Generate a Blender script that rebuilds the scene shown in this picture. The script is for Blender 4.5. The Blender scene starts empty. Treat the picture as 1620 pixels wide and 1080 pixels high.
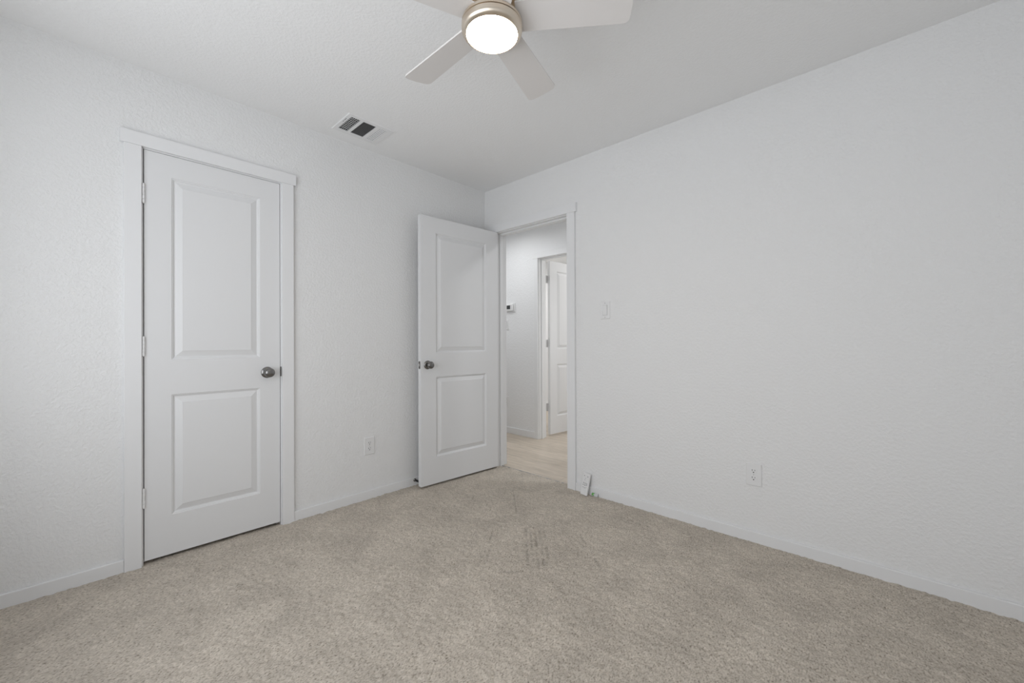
import bpy, bmesh, math, random
import numpy as np
from mathutils import Vector, Matrix

random.seed(4)
S = bpy.context.scene
C = S.collection

# ------------------------------------------------------------------ camera
YAW, PIT, ROL = 0.75225, 0.00284, -0.00356
F = Vector((-math.sin(YAW)*math.cos(PIT), math.cos(YAW)*math.cos(PIT), math.sin(PIT)))
R0 = Vector((math.cos(YAW), math.sin(YAW), 0)); U0 = R0.cross(F)
R = math.cos(ROL)*R0 + math.sin(ROL)*U0
U = -math.sin(ROL)*R0 + math.cos(ROL)*U0
cd = bpy.data.cameras.new('camera'); cam = bpy.data.objects.new('camera', cd); C.objects.link(cam)
M = Matrix((R, U, -F)).transposed().to_4x4(); M.translation = (2.68459, -2.51411, 1.08461)
cam.matrix_world = M
cd.sensor_width = 36; cd.lens = 644.39/1620*36; cd.clip_start = 0.02
S.camera = cam

# ------------------------------------------------------------------ light
S.view_settings.view_transform = 'Standard'; S.view_settings.look = 'None'
S.view_settings.exposure = -0.05; S.view_settings.gamma = 1; S.view_settings.use_curve_mapping = False
W = bpy.data.worlds.new('world'); S.world = W; W.use_nodes = True
W.node_tree.nodes['Background'].inputs[0].default_value = (.80, .88, 1, 1)
W.node_tree.nodes['Background'].inputs[1].default_value = 1.0
def area(name, loc, rot, sx, sy, power, col=(1, 1, 1), shape='RECTANGLE', spread=180):
    l = bpy.data.lights.new(name, 'AREA'); l.shape = shape; l.size = sx; l.size_y = sy
    l.energy = power; l.color = col; l.spread = math.radians(spread)
    o = bpy.data.objects.new(name, l); o.location = loc; o.rotation_euler = rot; C.objects.link(o); return o
WX0, WX1, WZ0, WZ1 = 0.56, 2.16, 0.46, 2.08; WX2, WX3 = 2.28, 2.98       # window opening in the near wall
area('window_daylight', ((WX0+WX1)/2, -3.20, (WZ0+WZ1)/2), (math.radians(108), 0, 0), 1.50, 1.5, 20, (.97, .985, 1))
area('window_daylight', (2.63, -3.20, (WZ0+WZ1)/2), (math.radians(106), 0, 0), .62, 1.5, 6.8, (.97, .985, 1))
area('hall_lamp_light', (-0.45, .50, 2.40), (0, 0, 0), .14, .14, 3.9, (.97, .985, 1), 'DISK', 168)
area('hall_end_fill_light', (-1.55, .50, 2.40), (0, 0, 0), .14, .14, 5.5, (.97, .985, 1), 'DISK', 172)  # added unseen fill that brightens the hallway wall
area('hall_far_fill_light', (1.5, .58, 2.40), (0, 0, 0), .14, .14, 8.5, (.97, .985, 1), 'DISK', 172)  # added unseen fill for the hallway and the far casing
area('far_room_fill_light', (1.86, 2.3, 1.5), (0, math.radians(112), 0), 1.2, 1.2, 14, (.98, .99, 1))  # added fill for the far room and its door, no window built here
area('far_room_lamp_light', (.6, 2.3, 2.40), (0, 0, 0), .14, .14, 10, (1, .99, .97), 'DISK', 175)
area('far_room_corner_fill_light', (-1.0, 2.3, 2.40), (0, 0, 0), .14, .14, 12, (1, .99, .97), 'DISK', 175)  # added unseen fill for the ceiling strip above the far door

# ------------------------------------------------------------------ materials
def mat(name, col, rough=.6, metal=0, spec=.5):
    m = bpy.data.materials.new(name); m.use_nodes = True
    b = m.node_tree.nodes['Principled BSDF']
    b.inputs['Base Color'].default_value = (*col, 1); b.inputs['Roughness'].default_value = rough
    b.inputs['Metallic'].default_value = metal; b.inputs['Specular IOR Level'].default_value = spec
    return m
def nd(m, t, **kw):
    n = m.node_tree.nodes.new(t)
    for k, v in kw.items():
        if k in n.inputs: n.inputs[k].default_value = v
        else: setattr(n, k, v)
    return n
def lk(m, a, b): m.node_tree.links.new(a, b)
def bsdf(m): return m.node_tree.nodes['Principled BSDF']
def texture_wall(name, col, strength, dist, scale=55, rough=.75):
    m = mat(name, col, rough, 0, .25)
    tc = nd(m, 'ShaderNodeTexCoord')
    n1 = nd(m, 'ShaderNodeTexNoise', Scale=scale, Detail=3.0, Roughness=.55)
    n2 = nd(m, 'ShaderNodeTexNoise', Scale=scale*.35, Detail=2.0)
    r1 = nd(m, 'ShaderNodeMapRange'); r1.inputs['From Min'].default_value = .42; r1.inputs['From Max'].default_value = .62
    lk(m, tc.outputs['Object'], n1.inputs['Vector']); lk(m, tc.outputs['Object'], n2.inputs['Vector'])
    lk(m, n1.outputs['Fac'], r1.inputs['Value'])
    mx = nd(m, 'ShaderNodeMath', operation='MULTIPLY_ADD'); mx.inputs[1].default_value = .5
    lk(m, n2.outputs['Fac'], mx.inputs[0]); lk(m, r1.outputs['Result'], mx.inputs[2])
    b = nd(m, 'ShaderNodeBump', Strength=strength, Distance=dist)
    lk(m, mx.outputs[0], b.inputs['Height']); lk(m, b.outputs['Normal'], bsdf(m).inputs['Normal'])
    return m
M_wall = texture_wall('wall_paint', (.85, .85, .848), .6, .0018, 75)
M_ceil = texture_wall('ceiling_paint', (.91, .91, .908), .42, .0015, 75)
M_hall = texture_wall('hall_wall_paint', (.86, .865, .87), .35, .002)
M_trim = mat('white_semigloss_trim', (.84, .843, .848), .38, 0, .45)
M_door = mat('white_door_paint', (.80, .803, .808), .42, 0, .4)
M_plate = mat('white_plastic', (.83, .83, .83), .35)
M_white = mat('white_enamel', (.84, .84, .84), .4)
M_slot = mat('dark_slot', (.02, .02, .02), .6)
M_steel = mat('satin_dark_nickel', (.22, .215, .21), .24, 1)
M_hinge = mat('painted_white_hinge', (.86, .86, .86), .35)
M_leaf = mat('satin_nickel_leaf', (.62, .62, .62), .45, .5)
M_nick = mat('brushed_nickel', (.74, .655, .55), .30, 1)  # warm tint of the fan lamp's glow put into the metal colour
M_nick.node_tree.nodes['Principled BSDF'].inputs['Anisotropic'].default_value = .6
M_duct = mat('duct_interior', (.10, .10, .10), .7)
M_vane = mat('grey_vane', (.32, .32, .32), .6)
M_black = mat('black_rubber', (.02, .02, .022), .5)
M_screen = mat('dark_display', (.03, .032, .035), .2)
M_mark = mat('grey_button_print', (.30, .30, .31), .5)
M_green = mat('green_label', (.12, .42, .07), .5)
M_clear = mat('frosted_clear_plastic', (.85, .86, .87), .25); bsdf(M_clear).inputs['Transmission Weight'].default_value = .35
M_blade = mat('white_blade', (.80, .775, .757), .45, 0, .4)  # slightly warm: the fan lamp's tint put into the white
M_glow = mat('lit_opal_glass', (1, .95, .88), .3)
bsdf(M_glow).inputs['Emission Color'].default_value = (1, .82, .60, 1); bsdf(M_glow).inputs['Emission Strength'].default_value = 30
M_scuff = mat('scuffed_plaster', (.60, .60, .60), .9)

M_carpet = mat('beige_carpet', (.4, .35, .3), .95, 0, .1)
def carpet():
    m = M_carpet; tc = nd(m, 'ShaderNodeTexCoord')
    sp = nd(m, 'ShaderNodeTexNoise', Scale=140.0, Detail=3.0, Roughness=.65)
    lg = nd(m, 'ShaderNodeTexNoise', Scale=5.0, Detail=4.0, Roughness=.6, Distortion=.6)
    md = nd(m, 'ShaderNodeTexNoise', Scale=38.0, Detail=2.0)
    mp = nd(m, 'ShaderNodeMapping'); mp.inputs['Rotation'].default_value = (0, 0, math.radians(40)); mp.inputs['Scale'].default_value = (1.25, .8, 1)
    lk(m, tc.outputs['Object'], mp.inputs['Vector']); lk(m, mp.outputs[0], sp.inputs['Vector'])
    for n in (lg, md): lk(m, tc.outputs['Object'], n.inputs['Vector'])
    cr = nd(m, 'ShaderNodeValToRGB'); e = cr.color_ramp.elements
    e[0].position = .30; e[0].color = (.213, .183, .145, 1)
    e[1].position = .62; e[1].color = (.655, .592, .517, 1)
    x = e.new(.42); x.color = (.49, .438, .373, 1)
    lk(m, sp.outputs['Fac'], cr.inputs['Fac'])
    r = nd(m, 'ShaderNodeMapRange'); r.inputs['From Min'].default_value = .35; r.inputs['From Max'].default_value = .65
    r.inputs['To Min'].default_value = .89; r.inputs['To Max'].default_value = 1.07
    lk(m, lg.outputs['Fac'], r.inputs['Value'])
    r2 = nd(m, 'ShaderNodeMapRange'); r2.inputs['From Min'].default_value = .35; r2.inputs['From Max'].default_value = .65
    r2.inputs['To Min'].default_value = .93; r2.inputs['To Max'].default_value = 1.05
    lk(m, md.outputs['Fac'], r2.inputs['Value'])
    mu = nd(m, 'ShaderNodeMath', operation='MULTIPLY'); lk(m, r.outputs[0], mu.inputs[0]); lk(m, r2.outputs[0], mu.inputs[1])
    at = nd(m, 'ShaderNodeAttribute'); at.attribute_name = 'crevice_shade'
    w = nd(m, 'ShaderNodeMapRange'); w.inputs['To Min'].default_value = 1.0; w.inputs['To Max'].default_value = .72; lk(m, at.outputs['Fac'], w.inputs['Value'])  # shade in the pressed track crevices, painted into the pile colour
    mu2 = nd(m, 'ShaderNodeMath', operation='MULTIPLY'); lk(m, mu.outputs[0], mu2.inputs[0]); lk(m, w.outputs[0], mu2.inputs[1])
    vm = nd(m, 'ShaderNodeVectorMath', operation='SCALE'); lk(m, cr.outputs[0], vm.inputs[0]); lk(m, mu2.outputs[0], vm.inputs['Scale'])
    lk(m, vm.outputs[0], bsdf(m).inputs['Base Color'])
    b = nd(m, 'ShaderNodeBump', Strength=.6, Distance=.004); lk(m, sp.outputs['Fac'], b.inputs['Height'])
    lk(m, b.outputs['Normal'], bsdf(m).inputs['Normal'])
carpet()
M_plank = mat('light_oak_plank', (.5, .42, .33), .45, 0, .4)
def plank():
    m = M_plank; tc = nd(m, 'ShaderNodeTexCoord')
    br = nd(m, 'ShaderNodeTexBrick', Scale=1.0); br.offset = .37; br.squash = 1
    br.inputs['Brick Width'].default_value = 1.2; br.inputs['Row Height'].default_value = .18
    br.inputs['Mortar Size'].default_value = .0012; br.inputs['Mortar'].default_value = (.30, .25, .20, 1)
    br.inputs['Color1'].default_value = (.62, .54, .45, 1); br.inputs['Color2'].default_value = (.56, .485, .40, 1)
    lk(m, tc.outputs['Object'], br.inputs['Vector'])
    mp = nd(m, 'ShaderNodeMapping'); mp.inputs['Scale'].default_value = (2.2, 24, 1); lk(m, tc.outputs['Object'], mp.inputs['Vector'])
    n = nd(m, 'ShaderNodeTexNoise', Scale=1.6, Detail=6.0, Roughness=.6, Distortion=.8); lk(m, mp.outputs[0], n.inputs['Vector'])
    r = nd(m, 'ShaderNodeMapRange'); r.inputs['From Min'].default_value = .3; r.inputs['From Max'].default_value = .7
    r.inputs['To Min'].default_value = .80; r.inputs['To Max'].default_value = 1.12; lk(m, n.outputs['Fac'], r.inputs['Value'])
    vm = nd(m, 'ShaderNodeVectorMath', operation='SCALE'); lk(m, br.outputs['Color'], vm.inputs[0]); lk(m, r.outputs[0], vm.inputs['Scale'])
    lk(m, vm.outputs[0], bsdf(m).inputs['Base Color'])
plank()

# ------------------------------------------------------------------ mesh helpers
def box(bm, a, b):
    x0, y0, z0 = [min(p, q) for p, q in zip(a, b)]; x1, y1, z1 = [max(p, q) for p, q in zip(a, b)]
    v = [bm.verts.new(p) for p in ((x0,y0,z0),(x1,y0,z0),(x1,y1,z0),(x0,y1,z0),(x0,y0,z1),(x1,y0,z1),(x1,y1,z1),(x0,y1,z1))]
    for f in ((3,2,1,0),(4,5,6,7),(0,1,5,4),(1,2,6,5),(2,3,7,6),(3,0,4,7)): bm.faces.new([v[i] for i in f])
def lathe(bm, prof, o=(0,0,0), axis=(0,0,1), seg=40):
    ax = Vector(axis).normalized(); t = Vector((1,0,0)) if abs(ax.x) < .9 else Vector((0,1,0))
    u = ax.cross(t).normalized(); w = ax.cross(u); o = Vector(o); rings = []
    for r, h in prof:
        rings.append([bm.verts.new(o + ax*h)] if r < 1e-7 else
                     [bm.verts.new(o + ax*h + (u*math.cos(2*math.pi*i/seg) + w*math.sin(2*math.pi*i/seg))*r) for i in range(seg)])
    for a, b in zip(rings, rings[1:]):
        for i in range(seg):
            j = (i+1) % seg
            q = [a[i % len(a)], a[j % len(a)], b[j % len(b)], b[i % len(b)]]
            q = list(dict.fromkeys(q))
            if len(q) > 2: bm.faces.new(q)
def tube(bm, pts, r, seg=10):
    pts = [Vector(p) for p in pts]; rings = []
    for i, p in enumerate(pts):
        t = (pts[min(i+1, len(pts)-1)] - pts[max(i-1, 0)]).normalized()
        a = Vector((0,0,1)) if abs(t.z) < .9 else Vector((1,0,0))
        u = t.cross(a).normalized(); w = t.cross(u)
        rings.append([bm.verts.new(p + (u*math.cos(2*math.pi*k/seg) + w*math.sin(2*math.pi*k/seg))*r) for k in range(seg)])
    for a, b in zip(rings, rings[1:]):
        for k in range(seg): bm.faces.new((a[k], a[(k+1) % seg], b[(k+1) % seg], b[k]))
    bm.faces.new(rings[0]); bm.faces.new(rings[-1][::-1])
def empty(name, loc, label=None, cat=None, kind=None, group=None):
    o = bpy.data.objects.new(name, None); o.empty_display_size = .05; o.location = loc; C.objects.link(o)
    tag(o, label, cat, kind, group); return o
def tag(o, label=None, cat=None, kind=None, group=None):
    if label: o['label'] = label
    if cat: o['category'] = cat
    if kind: o['kind'] = kind
    if group: o['group'] = group
    return o
def obj(name, bm, m, parent=None, bevel=0, smooth=False, loc=None):
    """bm is in world coordinates; the object gets its origin at its parent's origin (or at loc)"""
    bmesh.ops.remove_doubles(bm, verts=bm.verts, dist=1e-6)
    bmesh.ops.recalc_face_normals(bm, faces=bm.faces)
    base = Vector((0, 0, 0))
    if parent is not None:
        p = parent
        while p: base += p.location; p = p.parent
    elif loc is not None: base = Vector(loc)
    bmesh.ops.translate(bm, verts=bm.verts, vec=-base)
    me = bpy.data.meshes.new(name); bm.to_mesh(me); bm.free(); me.materials.append(m)
    o = bpy.data.objects.new(name, me); C.objects.link(o)
    if parent is not None: o.parent = parent
    elif loc is not None: o.location = loc
    if bevel:
        b = o.modifiers.new('bevel', 'BEVEL'); b.width = bevel; b.segments = 2; b.limit_method = 'ANGLE'; b.angle_limit = math.radians(40)
    if smooth:
        for f in me.polygons: f.use_smooth = True
        try: me.set_sharp_from_angle(angle=math.radians(35))
        except Exception: pass
    return o
def boxes(name, bs, m, parent=None, bevel=0, loc=None):
    bm = bmesh.new()
    for a, b in bs: box(bm, a, b)
    return obj(name, bm, m, parent, bevel, loc=loc)
def st(o, label): return tag(o, label, None, 'structure')

# ------------------------------------------------------------------ room shell
RX, RY, H, T = 3.36, -3.07, 2.44, .114
CY0, CY1, CZ = -2.3095, -1.6605, 2.063           # closet rough opening
EX0, EX1 = .128, .926                            # entry rough opening
HB = 1.049; FX0, FX1 = -.249, .55                # hall's far wall, far door rough opening
st(boxes('wall_left', [((-T, RY-T, -.05), (0, CY0, H)), ((-T, CY1, -.05), (0, T, H)), ((-T, CY0, CZ), (0, CY1, H))], M_wall), 'textured white wall with the closed closet door')
st(boxes('wall_right', [((0, 0, -.05), (EX0, T, H)), ((EX1, 0, -.05), (RX+T, T, H)), ((EX0, 0, CZ), (EX1, T, H))], M_wall), 'long textured white wall with the open doorway at its left end')
st(boxes('wall_near', [((0, RY-T, -.05), (WX0, RY, H)), ((WX1, RY-T, -.05), (WX2, RY, H)), ((WX3, RY-T, -.05), (RX+T, RY, H)), ((WX2, RY-T, -.05), (WX3, RY, WZ0)), ((WX2, RY-T, WZ1), (WX3, RY, H)), ((WX0, RY-T, -.05), (WX1, RY, WZ0)), ((WX0, RY-T, WZ1), (WX1, RY, H))], M_wall), 'white wall with the window, behind the camera')
st(boxes('wall_side', [((RX, RY, -.05), (RX+T, 0, H))], M_wall), 'white wall to the right of the camera')
VX0, VX1, VY0, VY1 = .148, .335, -1.398, -1.154     # hole for the air register
st(boxes('ceiling', [((-T, RY-T, H), (RX+T, VY0, H+.1)), ((-T, VY1, H), (RX+T, 0, H+.1)), ((-T, VY0, H), (VX0, VY1, H+.1)), ((VX1, VY0, H), (RX+T, VY1, H+.1))], M_ceil), 'flat white textured ceiling')

# carpet: fine displaced grid
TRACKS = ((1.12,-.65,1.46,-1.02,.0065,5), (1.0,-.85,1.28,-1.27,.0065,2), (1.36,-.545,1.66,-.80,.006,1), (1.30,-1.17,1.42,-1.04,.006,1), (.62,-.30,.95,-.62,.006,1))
def carpet_floor():
    st_ = .0055
    xs = np.arange(-.55, RX+st_, st_); ys = np.arange(RY, .058, st_)
    X, Y = np.meshgrid(xs, ys, indexing='ij'); rng = np.random.default_rng(7)
    def blur(a, n):
        for _ in range(n):
            a = (np.roll(a,1,0)+np.roll(a,-1,0)+2*a)/4; a = (np.roll(a,1,1)+np.roll(a,-1,1)+2*a)/4
        return a
    h1 = blur(rng.standard_normal(X.shape), 1); h1 /= h1.std()
    h2 = blur(rng.standard_normal(X.shape), 5); h2 /= h2.std()
    h3 = blur(rng.standard_normal(X.shape), 60); h3 /= h3.std()
    Z = .0011*h1 + .0008*h2 + .0006*h3
    shade_mask = np.zeros_like(Z)
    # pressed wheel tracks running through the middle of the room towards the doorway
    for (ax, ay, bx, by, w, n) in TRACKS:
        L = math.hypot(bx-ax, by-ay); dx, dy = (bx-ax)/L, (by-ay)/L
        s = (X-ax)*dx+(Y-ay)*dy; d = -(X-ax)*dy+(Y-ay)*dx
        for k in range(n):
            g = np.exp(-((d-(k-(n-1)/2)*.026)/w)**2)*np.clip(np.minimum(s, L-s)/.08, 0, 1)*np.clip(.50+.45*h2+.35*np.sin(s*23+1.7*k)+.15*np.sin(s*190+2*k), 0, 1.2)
            Z -= .0045*g; shade_mask = np.maximum(shade_mask, g)
    Z = np.clip(Z, -.0095, .0035)
    nx, ny = X.shape
    cx = (X[:-1,:-1]+X[1:,1:])/2; cy = (Y[:-1,:-1]+Y[1:,1:])/2
    keep = ((cx > 0) & (cy < 0)) | ((cx > EX0) & (cx < EX1)) & (cy > -.01) | ((cx <= 0) & (cy > CY0) & (cy < CY1))
    idx = np.arange(nx*ny).reshape(nx, ny)
    q = np.stack([idx[:-1,:-1], idx[1:,:-1], idx[1:,1:], idx[:-1,1:]], -1)[keep]
    used = np.unique(q); remap = -np.ones(nx*ny, int); remap[used] = np.arange(len(used)); q = remap[q]
    co = np.stack([X.ravel(), Y.ravel(), Z.ravel()], -1)[used].astype(np.float32)
    me = bpy.data.meshes.new('floor'); me.vertices.add(len(co)); me.vertices.foreach_set('co', co.ravel())
    me.loops.add(q.size); me.loops.foreach_set('vertex_index', q.ravel().astype(np.int32))
    me.polygons.add(len(q)); me.polygons.foreach_set('loop_start', np.arange(0, q.size, 4, dtype=np.int32))
    me.update(calc_edges=True); me.validate()
    me.polygons.foreach_set('use_smooth', np.ones(len(q), bool))
    at = me.attributes.new('crevice_shade', 'FLOAT', 'POINT'); at.data.foreach_set('value', np.clip(shade_mask.ravel()[used], 0, 1).astype(np.float32))
    me.materials.append(M_carpet)
    o = bpy.data.objects.new('floor', me); C.objects.link(o); return o
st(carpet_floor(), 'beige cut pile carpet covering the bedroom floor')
st(boxes('floor', [((-2.6, .058, -.03), (3.2, 1.20, -.004)), ((-1.6, 1.20, -.03), (1.9, 3.3, -.004))], M_plank), 'light oak plank floor of the hallway beyond the doorway')
st(boxes('trim_1', [((EX0+.018, .052, -.004), (EX1-.018, .060, .001))], M_vane), 'thin dark joint where carpet meets the planks')

# hallway and far room shells
st(boxes('wall_hall_far', [((-2.6, HB, -.03), (FX0, HB+T, H)), ((FX1, HB, -.03), (3.2, HB+T, H)), ((FX0, HB, CZ), (FX1, HB+T, H))], M_hall), 'white hallway wall with the thermostat')
st(boxes('wall_hall_left', [((-2.7, -.1, -.03), (-2.6, 1.3, H))], M_hall), 'end wall of the hallway')
st(boxes('wall_hall_right', [((3.2, T, -.03), (3.3, 1.3, H))], M_hall), 'other end wall of the hallway')
st(boxes('wall_hall_near', [((-2.6, .0, -.03), (-T, T, H))], M_hall), 'hallway side of the bedroom wall')
st(boxes('ceiling', [((-2.7, T, H), (3.3, 3.4, H+.1))], M_ceil), 'white hallway ceiling')
st(boxes('wall_far_room', [((-1.7, HB+T, -.03), (-1.6, 3.3, H)), ((1.9, HB+T, -.03), (2.0, 3.3, H)), ((-1.7, 3.3, -.03), (2.0, 3.4, H))], M_hall), 'walls of the room across the hallway')
# closet interior
st(boxes('wall_closet', [((-.65, -2.7, -.05), (-.60, -1.3, H)), ((-.60, -2.7, -.05), (-T, -2.65, H)), ((-.60, -1.35, -.05), (-T, -1.3, H)), ((-.65, -2.7, H), (-T, -1.3, H+.05)), ((-.60, -2.65, -.05), (-T, -1.35, -.02))], M_hall), 'inside of the closet')

# windows behind the camera
def window(n, horizontal, a0, a1, z0, z1, label):
    if horizontal: P = lambda a, d, z: (a, RY - d, z)
    else: P = lambda a, d, z: (RX + d, a, z)
    w = empty('window_%d' % n, P((a0+a1)/2, .05, z0), label, None, 'structure')
    fw = .045
    boxes('window_frame', [(P(a0, .07, z0), P(a0+fw, .11, z1)), (P(a1-fw, .07, z0), P(a1, .11, z1)), (P(a0, .07, z0), P(a1, .11, z0+fw)), (P(a0, .07, z1-fw), P(a1, .11, z1)),
          (P(a0, .075, (z0+z1)/2-.02), P(a1, .105, (z0+z1)/2+.02))], M_white, w)
    boxes('window_sill', [(P(a0-.02, -.02, z0-.018), P(a1+.02, .07, z0))], M_trim, w, .003)
    bm = bmesh.new()
    box(bm, P(a0+.004, .004, z1-.045), P(a1-.004, .06, z1))
    obj('window_blind', bm, M_white, w)
window(1, True, WX0, WX1, WZ0, WZ1, 'white window with raised blinds behind the camera')
window(2, True, WX2, WX3, WZ0, WZ1, 'narrow white window with raised blinds behind the camera')

# ------------------------------------------------------------------ trims
def base(n, bs, label, prof=None): return st(boxes(n, bs, M_trim, None, .003), label)
BH, BT = .0585, .013
base('baseboard_left', [((0, RY, -.02), (BT, -2.361, BH)), ((0, -1.609, -.02), (BT, 0, BH))], 'white baseboard under the closet wall')
base('baseboard_right', [((BT, -BT, -.02), (.076, 0, BH)), ((.978, -BT, -.02), (RX, 0, BH))], 'white baseboard along the long right wall')
base('baseboard_near', [((BT, RY, -.02), (RX, RY+BT, BH))], 'white baseboard under the window wall')
base('baseboard_side', [((RX-BT, RY+BT, -.02), (RX, -BT, BH))], 'white baseboard on the side wall')
base('baseboard_hall', [((-2.6, HB-BT, -.004), (-.292, HB, .070)), ((.60, HB-BT, -.004), (3.2, HB, .070))], 'white baseboard in the hallway')
base('baseboard_far_room', [((-1.6, HB+T, -.004), (-.30, HB+T+BT, .07)), ((-1.6, HB+T+BT, -.004), (-1.6+BT, 3.3, .07))], 'white baseboard of the room across the hallway')

# closet casing + jamb
def casing(n, P, a0, a1, o0, o1, ztop, h0, h1, zb, label, both=True, depth=T, stop=(.04, .075), j0=None, j1=None):
    """P(a, out, z): a runs along the wall, out = distance out of the wall towards the viewer"""
    r = empty(n, P((a0+a1)/2, 0, 0), label, None, 'structure')
    boxes('side_casing', [(P(o0, 0, zb), P(a0, .018, ztop))], M_trim, r, .0015)
    boxes('side_casing', [(P(a1, 0, zb), P(o1, .018, ztop))], M_trim, r, .0015)
    boxes('head_casing', [(P(o0-.014, 0, ztop), P(o1+.014, .020, ztop+.0645))], M_trim, r, .0015)
    if both:
        boxes('side_casing', [(P(o0, -depth, zb), P(a0, -depth-.018, ztop))], M_trim, r, .0015)
        boxes('side_casing', [(P(a1, -depth, zb), P(o1, -depth-.018, ztop))], M_trim, r, .0015)
        boxes('head_casing', [(P(o0-.014, -depth, ztop), P(o1+.014, -depth-.020, ztop+.0645))], M_trim, r, .0015)
    bm = bmesh.new(); zj = ztop-.005
    box(bm, P(j0-.018, 0, zb), P(j0, -depth, zj+.018)); box(bm, P(j1, 0, zb), P(j1+.018, -depth, zj+.018)); box(bm, P(j0, 0, zj), P(j1, -depth, zj+.018))
    obj('door_jamb', bm, M_trim, r, .0012)
    bm = bmesh.new()
    box(bm, P(j0, -stop[0], zb), P(j0+.011, -stop[1], zj)); box(bm, P(j1-.011, -stop[0], zb), P(j1, -stop[1], zj)); box(bm, P(j0+.011, -stop[0], zj-.011), P(j1-.011, -stop[1], zj))
    obj('door_stop_strip', bm, M_trim, r, .0012)
    return r
casing('trim_2', lambda a, o, z: (o, a, z), -2.298, -1.6735, -2.361, -1.609, 2.0485, None, None, -.02, 'white square edged casing around the closet door', j0=-2.2915, j1=-1.6785)
casing('trim_3', lambda a, o, z: (a, -o, z), .140, .9085, .072, .978, 2.0465, None, None, -.004, 'white square edged casing around the open bedroom doorway', j0=.146, j1=.908, stop=(.038, .075))
casing('trim_4', lambda a, o, z: (a, HB-o, z), -.237, .535, -.291, .595, 2.034, None, None, -.004, 'white casing around the door across the hallway', j0=-.231, j1=.532, stop=(.038, .075))

# ------------------------------------------------------------------ doors
PROF = [(0, 0), (.0025, -.0034), (.0055, -.0040), (.0105, -.0108), (.0155, -.0115), (.020, -.0095), (.042, -.0020), (.0440, -.0004)]
def door(n, P, d, nn, Wd, zb, zt, panels, label, thick=.035):
    """P hinge-side corner of the visible face (xy); d along width; nn outward normal of visible face"""
    P = Vector((*P, 0)); d = Vector((*d, 0)).normalized(); nn = Vector((*nn, 0)).normalized()
    X = lambda a, z, o: P + d*a + nn*o + Vector((0, 0, z))
    r = empty(n, X(0, zb, 0), label, None, 'structure')
    bm = bmesh.new()
    def quad(*c): bm.faces.new([bm.verts.new(v) for v in c])
    for side in (0, 1):
        off = lambda o: o if side == 0 else -thick - o
        # stile/rail face as grid around panels
        us = sorted({0, Wd, *[p[0] for p in panels], *[p[1] for p in panels]})
        zs = sorted({zb, zt, *[p[2] for p in panels], *[p[3] for p in panels]})
        for i in range(len(us)-1):
            for j in range(len(zs)-1):
                uc, zc = (us[i]+us[i+1])/2, (zs[j]+zs[j+1])/2
                if any(p[0] < uc < p[1] and p[2] < zc < p[3] for p in panels): continue
                quad(X(us[i], zs[j], off(0)), X(us[i+1], zs[j], off(0)), X(us[i+1], zs[j+1], off(0)), X(us[i], zs[j+1], off(0)))
        for (u0, u1, z0, z1) in panels:
            rings = []
            for ins, dep in PROF:
                rings.append([bm.verts.new(X(u, z, off(dep))) for u, z in ((u0+ins, z0+ins), (u1-ins, z0+ins), (u1-ins, z1-ins), (u0+ins, z1-ins))])
            for a, b in zip(rings, rings[1:]):
                for k in range(4): bm.faces.new((a[k], a[(k+1) % 4], b[(k+1) % 4], b[k]))
            bm.faces.new(rings[-1])
    quad(X(0, zb, 0), X(0, zt, 0), X(0, zt, -thick), X(0, zb, -thick)); quad(X(Wd, zb, 0), X(Wd, zt, 0), X(Wd, zt, -thick), X(Wd, zb, -thick))
    quad(X(0, zb, 0), X(Wd, zb, 0), X(Wd, zb, -thick), X(0, zb, -thick)); quad(X(0, zt, 0), X(Wd, zt, 0), X(Wd, zt, -thick), X(0, zt, -thick))
    s = obj('door_panel', bm, M_door, r)
    b = s.modifiers.new('bevel', 'BEVEL'); b.width = .0012; b.segments = 1; b.limit_method = 'ANGLE'; b.angle_limit = math.radians(60)
    return r, X, nn, d
def knob(r, X, nn, a, z, off=0, sgn=1):
    o = X(a, z, off); ax = nn*sgn
    bm = bmesh.new(); lathe(bm, [(0, 0), (.0325, 0), (.0325, .003), (.030, .006), (.022, .009), (.0145, .011), (0, .011)], o, ax)
    ro = obj('knob_rosette', bm, M_steel, r, 0, True)
    bm = bmesh.new()
    lathe(bm, [(0, .010), (.0115, .010), (.0105, .020), (.0125, .027), (.020, .031), (.0255, .037), (.0275, .044), (.0265, .051), (.022, .057), (.014, .0605), (.006, .062), (0, .0622)], o, ax)
    obj('door_knob', bm, M_steel, r, 0, True)
# closet door (closed)
pz = [(.104, .501, .197+.0187, .809+.0187), (.104, .501, .986+.0187, 1.912+.0187)]
r, X, nn, d = door('door_1', (0, -2.288), (0, 1), (1, 0), .606, .0187, 2.041, pz, 'closed white two-panel closet door')
knob(r, X, nn, .606-.068, .9155)
def hinge(r, X, nn, d, z, a=-.0035, out=.006, rad=.0062, hh=.047):
    bm = bmesh.new()
    for k in range(5):
        h0 = -hh + k*2*hh/5
        lathe(bm, [(0, h0+.0006), (rad-.0008, h0+.0006), (rad, h0+.0016), (rad, h0+2*hh/5-.0016), (rad-.0008, h0+2*hh/5-.0006), (0, h0+2*hh/5-.0006)], X(a, z, out), (0, 0, 1), 16)
    lathe(bm, [(0, -hh-.003), (.004, -hh-.002), (.0045, -hh+.001), (.0045, hh-.001), (.004, hh+.002), (0, hh+.003)], X(a, z, out), (0, 0, 1), 12)
    return obj('hinge', bm, M_hinge, r, 0, True)
for z in (1.824, 1.073, .329): hinge(r, X, nn, d, z)
bm = bmesh.new()                                   # strike plate folded round the jamb edge
box(bm, (-.030, -1.6800, .889), (.0025, -1.6785+.0006, .946)); box(bm, (-.0002, -1.6798, .889), (.0035, -1.6748, .946))
obj('strike_plate', bm, M_steel, r, .0008)
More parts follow.
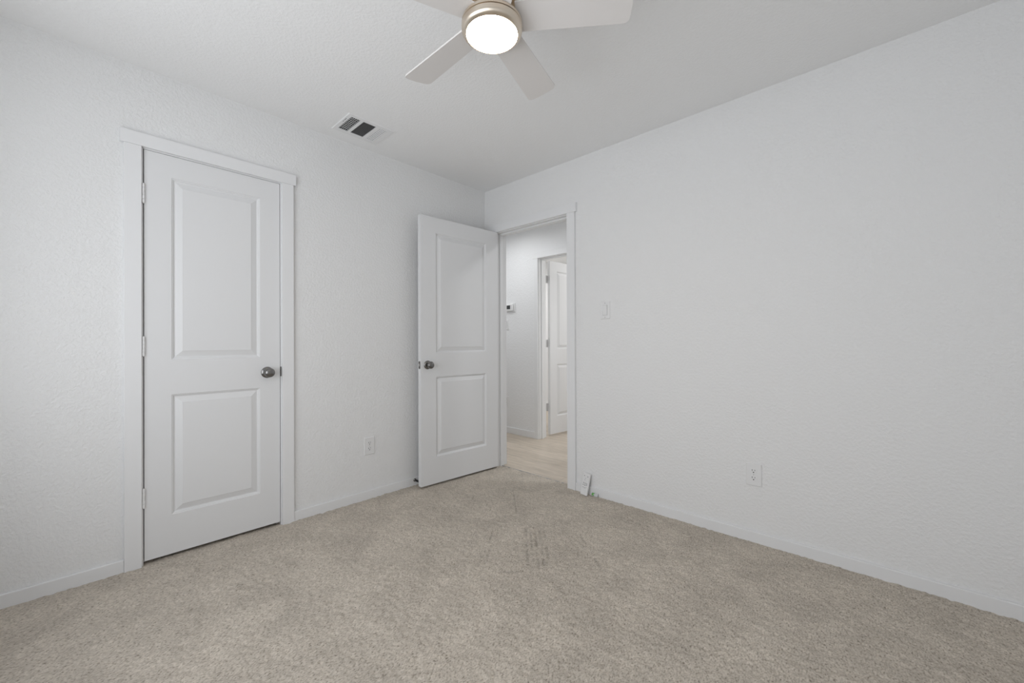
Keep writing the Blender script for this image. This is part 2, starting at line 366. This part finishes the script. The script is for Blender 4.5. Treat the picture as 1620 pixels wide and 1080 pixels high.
bm = bmesh.new(); box(bm, (-.026, -1.6835, .907), (-.010, -1.6815, .928)); obj('latch_bolt', bm, M_steel, r, .001)
# bedroom door (open against the closet wall)
pe = [(.131, .628, .218, .827), (.131, .628, 1.009, 1.924)]
r, X, nn, d = door('door_2', (.179, -.0145), (-.0656, -.99785), (.99785, -.0656), .761, .016, 2.040, pe, 'white two-panel bedroom door standing open beside the closet wall')
knob(r, X, nn, .702, .920)
bm = bmesh.new()
def obox(bm, X, a0, a1, z0, z1, o0, o1):
    v = [bm.verts.new(X(a, z, o)) for a in (a0, a1) for z in (z0, z1) for o in (o0, o1)]
    for f in ((0,1,3,2),(4,6,7,5),(0,4,5,1),(2,3,7,6),(0,2,6,4),(1,5,7,3)): bm.faces.new([v[i] for i in f])
obox(bm, X, .759, .7622, .892, .948, -.0285, -.0055); obj('latch_plate', bm, M_steel, r, .0015)
bm = bmesh.new(); obox(bm, X, .762, .773, .911, .930, -.024, -.011); obj('latch_bolt', bm, M_leaf, r, .003)
for z in (1.824, 1.073, .329): hinge(r, X, nn, d, z, -.006, -.038)
# far door across the hallway (open into the far room)
pf = [(.118, .592, .217, .829), (.118, .592, 1.010, 1.926)]
r, X, nn, d = door('door_3', (-.235, 1.255), (.1, .995), (.995, -.1), .71, .015, 2.036, pf, 'white two-panel door standing open in the room across the hallway')
knob(r, X, nn, .65, .918)
for z in (1.824, 1.073, .329):
    bm = bmesh.new(); obox(bm, X, -.080, .001, z-.045, z+.045, -.037, -.034)
    lathe(bm, [(0, -.047), (.006, -.047), (.006, .047), (0, .047)], X(-.040, z, -.040), (0, 0, 1), 14)
    obj('hinge', bm, M_leaf, r)

# ------------------------------------------------------------------ wall plates
def plate(name, P, cx, cz, label, cat, kind, group=None, w=.0765, h=.121):
    """P(a, out, z)"""
    r = empty(name, P(cx, 0, cz), label, cat, None, group)
    bm = bmesh.new(); t = .006; i = .0035
    a = [bm.verts.new(P(cx+sx*w/2, 0, cz+sz*h/2)) for sx, sz in ((-1,-1),(1,-1),(1,1),(-1,1))]
    b = [bm.verts.new(P(cx+sx*w/2, .0025, cz+sz*h/2)) for sx, sz in ((-1,-1),(1,-1),(1,1),(-1,1))]
    c = [bm.verts.new(P(cx+sx*(w/2-i), t, cz+sz*(h/2-i))) for sx, sz in ((-1,-1),(1,-1),(1,1),(-1,1))]
    bm.faces.new(a); bm.faces.new(c)
    for p, q in ((a, b), (b, c)):
        for k in range(4): bm.faces.new((p[k], p[(k+1) % 4], q[(k+1) % 4], q[k]))
    obj('cover_plate', bm, M_plate, r)
    if kind == 'outlet':
        for s in (-1, 1):
            zc = cz+s*.0195; bm = bmesh.new()
            pts = []
            for k in range(32):
                an = 2*math.pi*k/32; x = .0172*math.cos(an); z = max(-.0138, min(.0138, .0172*math.sin(an))); pts.append((x, z))
            lo = [bm.verts.new(P(cx+x, t-.001, zc+z)) for x, z in pts]; hi = [bm.verts.new(P(cx+x*.97, t+.0016, zc+z*.97)) for x, z in pts]
            bm.faces.new(lo); bm.faces.new(hi)
            for k in range(32): bm.faces.new((lo[k], lo[(k+1) % 32], hi[(k+1) % 32], hi[k]))
            f = obj('receptacle', bm, M_plate, r)
            bm = bmesh.new()
            box(bm, P(cx-.0075, t+.0010, zc+.0005), P(cx-.0052, t+.0019, zc+.0095)); box(bm, P(cx+.0052, t+.0010, zc+.0015), P(cx+.0072, t+.0019, zc+.009))
            lathe(bm, [(0, 0), (.0030, 0), (.0030, .0010), (0, .0010)], P(cx, t+.0010, zc-.0065), Vector(P(0, 1, 0))-Vector(P(0, 0, 0)), 12)
            obj('socket_slots', bm, M_slot, f)
        bm = bmesh.new(); lathe(bm, [(0, 0), (.003, 0), (.0025, .001), (0, .0012)], P(cx, t, cz), Vector(P(0, 1, 0))-Vector(P(0, 0, 0)), 12); obj('screw', bm, M_leaf, r)
    else:
        bm = bmesh.new(); box(bm, P(cx-.0175, t-.001, cz-.0345), P(cx+.0175, t+.0004, cz+.0345)); obj('rocker_gap', bm, M_mark, r)
        bm = bmesh.new()
        v = [bm.verts.new(P(cx+x, o, cz+z)) for x in (-.0163, .0163) for z, o in ((-.0333, t), (-.0333, t+.0012), (0, t+.0022), (.0333, t+.0052), (.0333, t))]
        for k in range(5): bm.faces.new((v[k], v[(k+1) % 5], v[5+(k+1) % 5], v[5+k]))
        bm.faces.new(v[:5]); bm.faces.new(v[5:]); obj('rocker', bm, M_plate, r)
        for s in (-1, 1):
            bm = bmesh.new(); lathe(bm, [(0, 0), (.0028, 0), (.002, .001), (0, .0012)], P(cx, t, cz+s*.0485), Vector(P(0, 1, 0))-Vector(P(0, 0, 0)), 12); obj('screw', bm, M_vane, r)
    return r
PA = lambda a, o, z: (o, a, z)
PB = lambda a, o, z: (a, -o, z)
PH = lambda a, o, z: (a, HB-o, z)
plate('wall_outlet', PA, -1.1145, .3655, 'white duplex outlet low on the wall between the closet door and the open bedroom door', 'outlet', 'outlet')
plate('wall_outlet', PB, 2.1285, .364, 'white duplex outlet low on the long bare right wall', 'outlet', 'outlet')
plate('wall_outlet', PH, -.740, .377, 'white outlet low on the hallway wall seen through the doorway', 'outlet', 'outlet')
plate('light_switch', PB, 1.223, 1.308, 'white rocker light switch on the bedroom wall right of the doorway', 'light switch', 'switch')
plate('light_switch', PH, -.742, 1.300, 'white light switch below the thermostat in the hallway', 'light switch', 'switch')

# thermostat
th = empty('thermostat', (-.662, HB, 1.505), 'small white thermostat with dark display on the hallway wall', 'thermostat')
bm = bmesh.new(); box(bm, (-.738, HB-.006, 1.450), (-.590, HB, 1.560)); obj('wall_plate', bm, M_plate, th, .012)
bm = bmesh.new(); box(bm, (-.728, HB-.028, 1.461), (-.612, HB-.005, 1.549)); obj('housing', bm, M_plate, th, .010)
bm = bmesh.new(); box(bm, (-.708, HB-.029, 1.484), (-.652, HB-.027, 1.530)); obj('display', bm, M_screen, th)
for s in range(3):
    bm = bmesh.new(); box(bm, (-.641, HB-.030, 1.486+s*.016), (-.635, HB-.027, 1.494+s*.016)); obj('button', bm, M_mark, th)
    bm = bmesh.new(); box(bm, (-.722, HB-.030, 1.486+s*.016), (-.717, HB-.027, 1.494+s*.016)); obj('button', bm, M_mark, th)

# spring door stop on the baseboard
ds = empty('door_stop', (BT, -.752, .040), 'small dark spring door stop on the baseboard behind the open door', 'door stop')
bm = bmesh.new(); lathe(bm, [(0, 0), (.0115, 0), (.0115, .003), (.007, .008), (0, .008)], (BT, -.752, .040), (1, 0, 0), 24); obj('base', bm, M_steel, ds, 0, True)
bm = bmesh.new(); tube(bm, [(BT+.006+.052*i/140, -.752+.0062*math.cos(i*.55), .040+.0062*math.sin(i*.55)) for i in range(141)], .0013, 6); obj('spring', bm, M_black, ds, 0, True)
bm = bmesh.new(); lathe(bm, [(0, 0), (.009, 0), (.0095, .002), (.0095, .010), (.007, .013), (0, .013)], (BT+.056, -.752, .040), (1, 0, 0), 24); obj('rubber_tip', bm, M_black, ds, 0, True)

# ------------------------------------------------------------------ ceiling register
v = empty('ceiling_vent', (.237, -1.271, H), 'white three-way ceiling air vent near the closet wall', 'vent')
vx0, vx1, vy0, vy1, vz = .112, .362, -1.421, -1.120, 2.434
gx0, gx1 = .152, .331
G = [(-1.394, -1.337), (-1.317, -1.235), (-1.214, -1.158)]
bm = bmesh.new(); ys = [vy0+.004] + [q for g in G for q in g] + [vy1-.004]
for i in range(0, len(ys), 2): box(bm, (gx0, ys[i], vz), (gx1, ys[i+1], vz+.003))
box(bm, (vx0+.004, vy0+.004, vz), (gx0, vy1-.004, vz+.003)); box(bm, (gx1, vy0+.004, vz), (vx1-.004, vy1-.004, vz+.003))
a = [(vx0, vy0), (vx1, vy0), (vx1, vy1), (vx0, vy1)]; b = [(vx0+.004, vy0+.004), (vx1-.004, vy0+.004), (vx1-.004, vy1-.004), (vx0+.004, vy1-.004)]
va = [bm.verts.new((*p, H-.0003)) for p in a]; vb = [bm.verts.new((*p, vz)) for p in b]
for k in range(4): bm.faces.new((va[k], va[(k+1) % 4], vb[(k+1) % 4], vb[k]))
obj('faceplate', bm, M_white, v)
boxes('duct_box', [((VX0, VY0, H-.003), (VX0+.002, VY1, H+.09)), ((VX1-.002, VY0, H-.003), (VX1, VY1, H+.09)), ((VX0, VY0, H-.003), (VX1, VY0+.002, H+.09)), ((VX0, VY1-.002, H-.003), (VX1, VY1, H+.09)), ((VX0, VY0, H+.088), (VX1, VY1, H+.09))], M_duct, v)
def slat(p0, p1, tilt, width):
    """thin tilted slat running p0->p1, tilt = direction (unit) of its face spread"""
    bm = bmesh.new(); p0, p1, t = Vector(p0), Vector(p1), Vector(tilt).normalized(); nn = (p1-p0).normalized().cross(t)*.0004
    q = [p0-t*width/2, p1-t*width/2, p1+t*width/2, p0+t*width/2]
    vs = [bm.verts.new(c-nn) for c in q] + [bm.verts.new(c+nn) for c in q]
    for f in ((3,2,1,0),(4,5,6,7),(0,1,5,4),(1,2,6,5),(2,3,7,6),(3,0,4,7)): bm.faces.new([vs[i] for i in f])
    return bm
zc = 2.4366
for k in range(5):
    y = G[0][0]+.006+k*.0115
    obj('louver', slat((gx0, y, zc), (gx1, y, zc), (0, .40, .92), .0062), M_white, v)
for k in range(8):
    x = gx0+.012+k*.0222
    obj('damper_vane', slat((x, G[0][0], zc+.008), (x, G[0][1], zc+.008), (0, 0, 1), .0050), M_white, v)
for k in range(17):
    x = gx0+.0055+k*.0105
    obj('louver', slat((x, G[1][0], zc), (x, G[1][1], zc), (-.58, 0, .81), .0068), M_vane, v)
for k in range(5):
    y = G[2][0]+.0065+k*.0112
    obj('louver', slat((gx0, y, zc), (gx1, y, zc), (0, .85, -.52), .0070), M_white, v)
boxes('damper_lever', [((.245, -1.4085, vz-.001), (.295, -1.4065, vz+.001))], M_slot, v)
boxes('damper_lever', [((.262, -1.4082, vz-.004), (.272, -1.4068, vz))], M_white, v)

# ------------------------------------------------------------------ ceiling fan
HX, HY, ZB = 1.680, -1.536, 2.197
fan = empty('ceiling_fan', (HX, HY, H), 'brushed nickel five-blade ceiling fan with white blades and a lit round light', 'ceiling fan')
ax = (HX, HY, 0)
bm = bmesh.new(); lathe(bm, [(0, 2.4395), (.085, 2.4395), (.088, 2.425), (.075, 2.395), (.060, 2.380), (.060, 2.355), (0, 2.355)], ax, (0, 0, 1), 64); obj('canopy', bm, M_nick, fan, 0, True)
bm = bmesh.new(); lathe(bm, [(0, 2.36), (.080, 2.36), (.100, 2.345), (.106, 2.32), (.106, 2.235), (.101, 2.224), (0, 2.224)], ax, (0, 0, 1), 64); obj('motor_housing', bm, M_nick, fan, 0, True)
bm = bmesh.new(); lathe(bm, [(0, 2.186), (.100, 2.186), (.1035, 2.183), (.1042, 2.1745), (.1030, 2.1738), (0, 2.1738)], ax, (0, 0, 1), 72); obj('switch_housing', bm, M_nick, fan, 0, True)
bm = bmesh.new(); lathe(bm, [(0, 2.226), (.082, 2.226), (.082, 2.185), (0, 2.185)], ax, (0, 0, 1), 48); obj('flywheel', bm, M_nick, fan, 0, True)
bm = bmesh.new(); lathe(bm, [(.099, 2.1745), (.099, 2.1705), (.090, 2.17)], ax, (0, 0, 1), 72); obj('seam_ring', bm, mat('bronze_seam', (.16, .09, .05), .5), fan, 0, True)
bm = bmesh.new(); lathe(bm, [(.088, 2.1715), (.1030, 2.1715), (.1042, 2.1705), (.1042, 2.160), (.1030, 2.153), (.0985, 2.1475), (.0920, 2.1435), (.0885, 2.1425), (.0870, 2.146), (.0868, 2.155)], ax, (0, 0, 1), 72); obj('light_kit_band', bm, M_nick, fan, 0, True)
bm = bmesh.new(); lathe(bm, [(.0867, 2.156), (.0867, 2.145), (.0850, 2.1415), (.077, 2.1385), (.060, 2.1355), (.030, 2.1335), (0, 2.133)], ax, (0, 0, 1), 72); obj('glass_shade', bm, M_glow, fan, 0, True)
def blade(k):
    th = math.radians(179.0 - 72*k); ph = math.radians(-12.27); L = .470
    d = Vector((math.cos(th), math.sin(th), 0)); n = Vector((-math.sin(th), math.cos(th), 0))
    w = n*math.cos(ph) + Vector((0, 0, 1))*math.sin(ph); up = d.cross(w); o = Vector((HX, HY, ZB))
    r0, w0, w1, rc = .085, .0525, .0653, .022
    pts = [(r0, -w0), (L-rc, -w1+.0006)]
    for i in range(1, 8):
        a = -math.pi/2 + math.pi/2*i/8; pts.append((L-rc+rc*math.cos(a)-.002, -w1+rc+rc*math.sin(a)))
    pts += [(L-.0005, -w1/2), (L+.001, 0), (L-.0005, w1/2)]
    for i in range(1, 8):
        a = math.pi/2*i/8; pts.append((L-rc+rc*math.cos(a)-.002, w1-rc+rc*math.sin(a)))
    pts += [(L-rc, w1-.0006), (r0, w0)]
    bm = bmesh.new()
    lo = [bm.verts.new(o + d*a + w*b - up*.0028) for a, b in pts]; hi = [bm.verts.new(o + d*a + w*b + up*.0028) for a, b in pts]
    bm.faces.new(lo); bm.faces.new(hi)
    for i in range(len(pts)): j = (i+1) % len(pts); bm.faces.new((lo[i], lo[j], hi[j], hi[i]))
    bl = obj('blade', bm, M_blade, fan, .0008)
    bm = bmesh.new()
    q = [(.07, -.030), (.165, -.022), (.175, 0), (.165, .022), (.07, .030)]
    lo = [bm.verts.new(o + d*a + w*b + up*.0030) for a, b in q]; hi = [bm.verts.new(o + d*a + w*b + up*.0065) for a, b in q]
    bm.faces.new(lo); bm.faces.new(hi)
    for i in range(5): j = (i+1) % 5; bm.faces.new((lo[i], lo[j], hi[j], hi[i]))
    obj('blade_bracket', bm, M_nick, bl)
for k in range(5): blade(k)

# recessed lamps that light the hallway and the far room (out of the picture; some added as fill)
def can(x, y, label):
    c = empty('ceiling_light', (x, y, H), label, 'ceiling light')
    bm = bmesh.new(); lathe(bm, [(.075, H), (.095, H), (.095, H-.006), (.075, H-.012), (.075, H)], (x, y, 0), (0, 0, 1), 40); obj('trim_ring', bm, M_white, c, 0, True)
    bm = bmesh.new(); lathe(bm, [(0, H-.008), (.075, H-.008), (.075, H-.002), (0, H-.002)], (x, y, 0), (0, 0, 1), 40); obj('diffuser', bm, M_plate, c)
can(-.45, .50, 'round flush ceiling light in the hallway left of the doorway')
can(-1.55, .50, 'added round ceiling light at the left end of the hallway, for fill')
can(.6, 2.3, 'round flush ceiling light in the middle of the room across the hallway')
can(-1.0, 2.3, 'added round ceiling light in the corner behind the far open door, for fill')
can(1.5, .58, 'added round ceiling light further along the hallway, for fill')

# ------------------------------------------------------------------ remote control leaning on the baseboard
BL, BR = Vector((1.041, -.052, .003)), Vector((1.107, -.064, .000)); BL.z = .003; BR.z = .003
TL = Vector((1.064, -.016, .150))
ux = (BR-BL).normalized(); uy = (TL-BL); Lr = .150; uy = (uy - ux*uy.dot(ux)).normalized(); uz = ux.cross(uy)
rc = empty('remote_control', (BL+BR)/2, 'white remote control leaning upright on the baseboard beside the doorway', 'remote control')
def rbox(bm, a0, a1, b0, b1, c0, c1):
    v = [bm.verts.new(BL + ux*a + uy*b + uz*c) for a in (a0, a1) for b in (b0, b1) for c in (c0, c1)]
    for f in ((0,1,3,2),(4,6,7,5),(0,4,5,1),(2,3,7,6),(0,2,6,4),(1,5,7,3)): bm.faces.new([v[i] for i in f])
Wr = .0625
bm = bmesh.new(); rbox(bm, 0, Wr, 0, Lr, -.014, 0); obj('body', bm, M_plate, rc, .003)
for (a, b, w, h) in ((.012, .128, .006, .006), (.044, .125, .006, .006), (.028, .112, .003, .004), (.024, .100, .003, .006),
                     (.014, .079, .007, .006), (.029, .077, .007, .006), (.044, .076, .007, .006), (.013, .066, .007, .006), (.029, .064, .009, .007), (.045, .073-.006, .006, .005),
                     (.014, .050, .010, .003), (.030, .048, .010, .003), (.045, .052, .005, .003)):
    bm = bmesh.new(); rbox(bm, a, a+w, b, b+h, -.0005, .0010); obj('button', bm, M_mark, rc)

# small clear plastic packet with a green label
pk = empty('plastic_packet', (1.148, -.024, .004), 'tiny clear plastic packet with a green label on the carpet beside the remote', 'packet')
Ao = Vector((1.122, -.034, .004)); px = Vector((1, -.03, .0)).normalized(); py = Vector((0, .62, .78)).normalized(); pn = px.cross(py)
def pbox(bm, a0, a1, b0, b1, c0, c1):
    v = [bm.verts.new(Ao + px*a + py*b + pn*c) for a in (a0, a1) for b in (b0, b1) for c in (c0, c1)]
    for f in ((0,1,3,2),(4,6,7,5),(0,4,5,1),(2,3,7,6),(0,2,6,4),(1,5,7,3)): bm.faces.new([v[i] for i in f])
bm = bmesh.new(); pbox(bm, 0, .052, 0, .024, 0, .004); obj('clear_pouch', bm, M_clear, pk, .002)
bm = bmesh.new()
q = [(.003, .012), (.007, .020), (.024, .022), (.024, .017), (.015, .014), (.015, .011), (.024, .008), (.024, .002), (.007, .004)]
lo = [bm.verts.new(Ao + px*a + py*b + pn*.0037) for a, b in q]; hi = [bm.verts.new(Ao + px*a + py*b + pn*.0048) for a, b in q]
bm.faces.new(lo); bm.faces.new(hi)
for i in range(len(q)): j = (i+1) % len(q); bm.faces.new((lo[i], lo[j], hi[j], hi[i]))
tag(obj('label_sticker', bm, M_green, pk), 'green sticker')

# two small scuffs in the plaster of the right wall
def scuff(x, z, w, h):
    bm = bmesh.new(); n = 9; c = [bm.verts.new((x+w*math.cos(2*math.pi*k/n)*random.uniform(.6, 1), -.0004, z+h*math.sin(2*math.pi*k/n)*random.uniform(.6, 1))) for k in range(n)]
    top = bm.verts.new((x, -.0016, z))
    for k in range(n): bm.faces.new((c[k], c[(k+1) % n], top))
    bm.faces.new(c)
    return obj('plaster_scuff', bm, M_wall, bpy.data.objects['wall_right'])
for a in ((2.144, .172, .006, .003), (2.172, .158, .004, .003), (2.608, .098, .005, .007), (2.600, .118, .003, .004)): scuff(*a)
